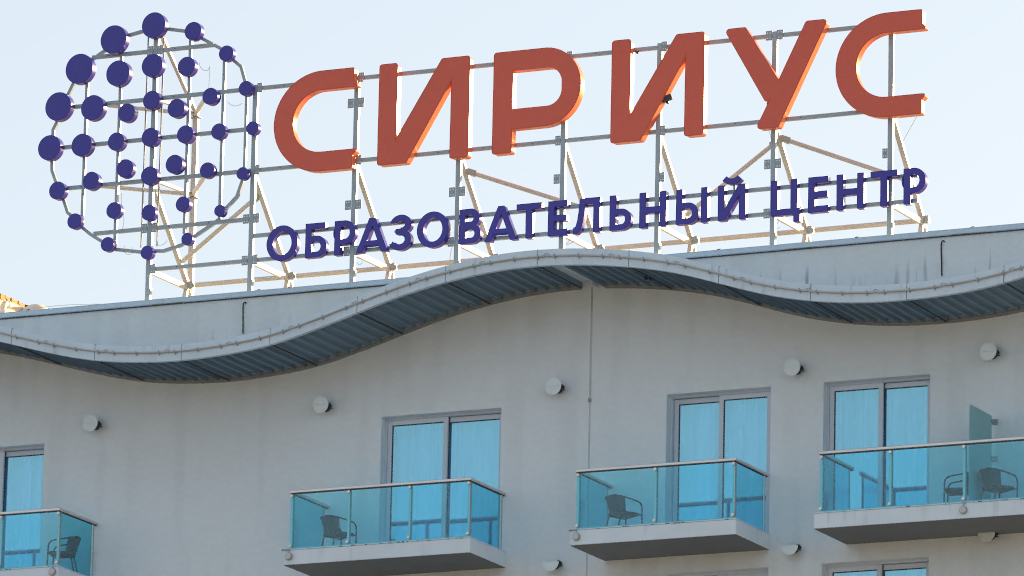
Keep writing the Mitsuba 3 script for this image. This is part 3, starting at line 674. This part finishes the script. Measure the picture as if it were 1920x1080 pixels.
def bigR(W, H, t=0.37):
    r = (H - 0.425) / 2
    o = unary_union([sbox(0, 0, t, H), sbox(0, 0.425, W - r, H), Point(W - r, 0.425 + r).buffer(r, 48)])
    o = rounded(o, 0.05).union(sbox(0.1, .425, t + .12, H - .1))
    i = sbox(t, 0.79, 1.312, 1.48)
    i = unary_union([sbox(t, 0.79, 1.0, 1.48), rounded(i, 0.28)])
    return o.difference(i)
def bigU(H):
    ra = Polygon([(0.615, 0), (1.03, 0), (1.935, H), (1.53, H)]); la = Polygon([(0, H), (0.395, H), (1.06, 0.78), (0.815, 0.43)])
    p = unary_union([rounded(ra, 0.055), rounded(la, 0.055)])
    return p.union(Polygon([(0.815, 0.43), (1.0, .85), (1.15, 1.0), (1.2, .6), (0.95, 0.3)]).intersection(ra.union(la)))
NM = 'name_sign'
tag(NM, 'row of six large orange-red letters reading СИРИУС on the roof', 'sign')
Z0, H = 31.07, 1.835
names = ['first orange letter С', 'second orange letter И', 'third orange letter Р', 'fourth orange letter И', 'fifth orange letter У', 'last orange letter С']
for (x, g), l in zip(((-4.93, bigS(1.567, H)), (-2.857, bigI(1.766, H)), (-0.615, bigR(1.68, H)), (1.662, bigI(1.748, H)), (3.79, bigU(H)), (5.885, bigS(1.577, H))), names):
    body, face = letter_mesh(affinity.translate(g, x, Z0), 0.36, 0.53, 0.010)
    k = add(NM + '__letter', body, 'letter_orange_lit_side', 25, l)
    add(k + '__face', face, 'letter_orange', 25)
TG = 'tagline_sign'
tag(TG, 'row of small purple letters reading ОБРАЗОВАТЕЛЬНЫЙ ЦЕНТР below the orange word', 'sign')
h, t = 0.617, 0.114
def bowl(x0, x1, z0, z1, tt=t):
    """A D-shaped bowl between x0 and x1 with its hole."""
    r = min((z1 - z0) / 2, x1 - x0)
    o = unary_union([sbox(x0, z0, x1 - r, z1), ellipse(x1 - r, (z0 + z1) / 2, r, (z1 - z0) / 2)])
    i = unary_union([sbox(x0 - .01, z0 + tt * .88, x1 - r, z1 - tt * .88), ellipse(x1 - r, (z0 + z1) / 2, max(r - tt, .02), (z1 - z0) / 2 - tt * .88)])
    return o, i
def small(ch, W):
    if ch == 'О':
        return ellipse(W / 2, h / 2, W / 2, h / 2 + .012).difference(ellipse(W / 2, h / 2, W / 2 - t * 1.03, h / 2 + .012 - t * .92))
    if ch == 'Б':
        o, i = bowl(0, W, 0, h * .62); return unary_union([o.difference(i.difference(sbox(-1, 0, t, h))), sbox(0, 0, t, h), sbox(0, h - t * .9, W * .93, h)])
    if ch == 'Р':
        o, i = bowl(0, W, h * .30, h); return unary_union([o.difference(i), sbox(0, 0, t, h)])
    if ch == 'В':
        o, i = bowl(0, W, 0, h * .56); o2, i2 = bowl(0, W * .94, h * .47, h)
        return unary_union([o.difference(i), o2.difference(i2), sbox(0, 0, t, h)])
    if ch == 'Ь':
        o, i = bowl(0, W, 0, h * .60); return unary_union([o.difference(i), sbox(0, 0, t, h)])
    if ch == 'Ы':
        o, i = bowl(0, W * .70, 0, h * .60); return unary_union([o.difference(i), sbox(0, 0, t, h), sbox(W - t, 0, W, h)])
    if ch == 'А':
        a = .115
        return unary_union([Polygon([(0, 0), (a * 1.05, 0), (W / 2 + .055, h), (W / 2 - .058, h)]), Polygon([(W - a * 1.05, 0), (W, 0), (W / 2 + .058, h), (W / 2 - .055, h)]), sbox(W * .22, h * .20, W * .78, h * .20 + .09)]).difference(Polygon([(W / 2, h * .74), (W * .345, h * .355), (W * .655, h * .355)]))
    if ch == 'З':
        def half(c, rz, rx):
            o = ellipse(W - rx, c, rx, rz).difference(ellipse(W - rx, c, rx - t, rz - t * .88)); return o
        r1, r2 = h * .272, h * .305
        up = half(h - r1 + .008, r1, W * .50).difference(Polygon([(-1, h * .48), (W * .5, h * .52), (W * .5, h - r1), (W * .26, h * .80), (-1, h * .72)]))
        lo = half(r2 - .008, r2, W * .53).difference(Polygon([(-1, h * .55), (W * .47, h * .55), (W * .47, r2), (W * .17, h * .17), (-1, h * .30)]))
        return unary_union([up, lo, sbox(W * .28, h * .455, W * .62, h * .455 + .092), Polygon([(0, h * .10), (W * .12, h * .245), (W * .34, h * .15), (W * .30, .0)])])
    if ch == 'Т': return unary_union([sbox(0, h - t * .92, W, h), sbox(W / 2 - t * .52, 0, W / 2 + t * .52, h)])
    if ch == 'Е': return unary_union([sbox(0, 0, t, h), sbox(0, 0, W, t * .9), sbox(0, h - t * .9, W * .985, h), sbox(0, h / 2 - t * .42, W * .95, h / 2 + t * .45)])
    if ch == 'Л':
        lg = LineString([(W * .01, .055), (W * .10, .052), (W * .20, .10), (W * .27, .22), (W * .32, .40), (W * .345, h - .05)]).buffer(.054, cap_style=2)
        return unary_union([lg, sbox(W * .26, h - t * .9, W, h), sbox(W - t, 0, W, h)])
    if ch == 'Н': return unary_union([sbox(0, 0, t, h), sbox(W - t, 0, W, h), sbox(0, h / 2 - t * .48, W, h / 2 + t * .42)])
    if ch == 'Й':
        d = Polygon([(0.02, 0), (t * 1.12, 0), (W - t, h * .70), (W - .02, h), (W - t * 1.12, h), (t, h * .30)])
        br = Point(W / 2, h + .245).buffer(.235, 32).difference(Point(W / 2, h + .245).buffer(.135, 32)).intersection(Polygon([(W / 2, h + .262), (W / 2 - .27, h - .01), (W / 2 + .27, h - .01)]))
        return unary_union([sbox(0, 0, t, h), sbox(W - t, 0, W, h), d, br])
    if ch == 'Ц':
        wb = W - .055
        return unary_union([sbox(0, 0, t, h), sbox(wb - t, 0, wb, h), sbox(0, 0, W, t * .9), sbox(W - t * .98, -.135, W, t * .5)])
TL = [('О', -5.029, -4.424), ('Б', -4.259, -3.848), ('Р', -3.683, -3.277), ('А', -3.253, -2.641), ('З', -2.591, -2.184), ('О', -2.063, -1.457), ('В', -1.242, -0.834), ('А', -0.743, -0.128), ('Т', -0.133, 0.343), ('Е', 0.475, 0.84),
      ('Л', 0.954, 1.455), ('Ь', 1.652, 2.055), ('Н', 2.217, 2.713), ('Ы', 2.911, 3.495), ('Й', 3.699, 4.207), ('Ц', 4.688, 5.221), ('Е', 5.38, 5.742), ('Н', 5.905, 6.398), ('Т', 6.531, 7.008), ('Р', 7.136, 7.533)]
ordinal = 'first second third fourth fifth sixth seventh eighth ninth tenth eleventh twelfth thirteenth fourteenth fifteenth'.split()
for n, (ch, a, b) in enumerate(TL):
    g = small(ch, b - a).buffer(0)
    word, k = ('long word', n) if n < 15 else ('short word', n - 15)
    add(TG + '__letter', cat(*letter_mesh(affinity.translate(g, a, 29.516), 0.405, 0.53, 0.006)), 'letter_purple', 25, f'purple letter {ch}, {ordinal[k]} of the {word}')
    if ch == 'Й':
        add(TG + '__breve_post', box((a + b) / 2 - .018, (a + b) / 2 + .018, .50, .545, 30.06, 30.20), 'steel_grey')

# ------------------------------------------------------------------ small things on the sign
add('flood_lamp__housing', cat(bar((2.60, .42, 31.76), (2.76, .46, 31.83), 0.09, 0.09, side=(0, 1, 0)), box(2.66, 2.70, .46, .53, 31.72, 31.78)), 'vent_dark')
add('flood_lamp__glass', bar((2.755, .458, 31.83), (2.768, .462, 31.835), 0.075, 0.075, side=(0, 1, 0)), 'lamp_lens')
tag('flood_lamp', 'small dark box lamp on the diagonal of the second И', 'lamp')
add('cable_gland', cat(disc(2.07, 32.70, 0.022, .50, .54, 12), pipe(curve([(2.03, .52, 32.73), (2.07, .50, 32.70), (2.10, .52, 32.72)], 8), 0.012, 6)), 'vent_dark', 30)
tag('cable_gland', 'tiny dark cable gland under the top beam right of the second И upright', 'cable gland')
WIRES = [[(-7.95, .52, 30.08), (-7.93, .50, 29.93), (-7.84, .50, 29.90), (-7.80, .52, 30.04)], [(-7.30, .52, 30.05), (-7.2, .50, 30.02), (-7.12, .50, 30.06), (-7.10, .52, 30.10)], [(-6.55, .5, 33.35), (-6.50, .49, 33.22), (-6.40, .49, 33.17), (-6.34, .5, 33.25)],
         [(-6.34, .5, 33.24), (-6.345, .5, 32.9), (-6.34, .5, 32.55)], [(-5.95, .5, 32.55), (-5.8, .49, 32.46), (-5.66, .5, 32.50)], [(-3.32, .50, 29.55), (-3.22, .48, 29.44), (-3.16, .48, 29.40), (-3.20, .50, 29.34), (-3.27, .5, 29.38)],
         [(-1.41, .5, 29.52), (-1.44, .49, 29.38), (-1.44, .49, 29.22), (-1.39, .5, 29.12)], [(0.80, .5, 29.60), (0.88, .48, 29.44), (0.79, .48, 29.36), (0.94, .48, 29.40), (0.98, .5, 29.52)], [(4.70, .5, 29.50), (4.78, .48, 29.40), (4.74, .48, 29.33), (4.83, .48, 29.32)],
         [(7.32, .5, 31.05), (7.12, .5, 30.72), (6.98, .52, 30.5)], [(4.60, .5, 31.05), (4.66, .52, 30.8), (4.70, .55, 30.6)], [(-8.05, .5, 31.05), (-8.03, .49, 30.8), (-7.98, .49, 30.55), (-8.03, .5, 30.35)]]
for w in WIRES:
    add(SF + '__wire', pipe(curve(w, 18), 0.004, 5), 'wire_grey', True)

# ------------------------------------------------------------------ things on the roof at the left edge
add('roof_shed__wall', box(-16.0, -13.05, 2.5, 6.0, ROOFZ, 30.55), 'cream_render')
crumbs = []
y = 2.5
while y < 6.0:                   # broken mortar edge along its top
    d = rng.uniform(0.05, 0.13)
    crumbs.append(box(-13.12, -13.05 + rng.uniform(0.004, 0.03), y, min(y + d, 6.02), 30.55 - rng.uniform(0.02, 0.075), 30.565 + rng.uniform(0.0, 0.025)))
    y += d + rng.uniform(0.0, 0.015)
add('roof_shed__coping', cat(box(-16.0, -13.121, 2.5, 6.02, 30.5505, 30.575), *crumbs), 'rust')
tag('roof_shed', 'sunlit cream roof shed with crumbling brown top edge at the left picture edge', 'roof shed')
arch = np.array([(-12.54, 4.2, ROOFZ), (-12.54, 4.2, 29.9), (-12.54, 4.2, 30.06), (-12.54, 4.22, 30.13), (-12.54, 4.27, 30.18), (-12.54, 4.35, 30.20), (-12.54, 4.6, 30.205), (-12.54, 5.15, 30.21)])
add('roof_duct__pipe', pipe(arch, 0.062, 16), 'cream_metal', 40)
add('roof_duct__collar', cat(pipe([(-12.54, 4.36, 30.20), (-12.54, 4.40, 30.20)], 0.078, 16), pipe([(-12.54, 4.2, 30.02), (-12.54, 4.2, 30.05)], 0.078, 16)), 'fascia_metal', 40)
tag('roof_duct', 'cream bent pipe in front of the sunlit roof shed', 'pipe')
dome = trimesh.creation.icosphere(4, 1.0); dome.apply_scale((0.315, 0.315, 0.27)); dome.apply_translation((-12.27, 5.0, 30.045))
dome = cat(dome, trimesh.creation.cylinder(0.27, segment=[[-12.27, 5.0, ROOFZ], [-12.27, 5.0, 30.05]]))
add('roof_cowl__hood', dome, 'cream_metal', 40)
add('roof_cowl__cap', cat(trimesh.creation.cylinder(0.040, segment=[[-12.45, 4.95, 30.22], [-12.45, 4.95, 30.30]]), box(-12.01, -11.985, 4.99, 5.01, 30.10, 30.22)), 'vent_dark')
tag('roof_cowl', 'low rounded beige roof cowl right of the roof shed', 'roof cowl')
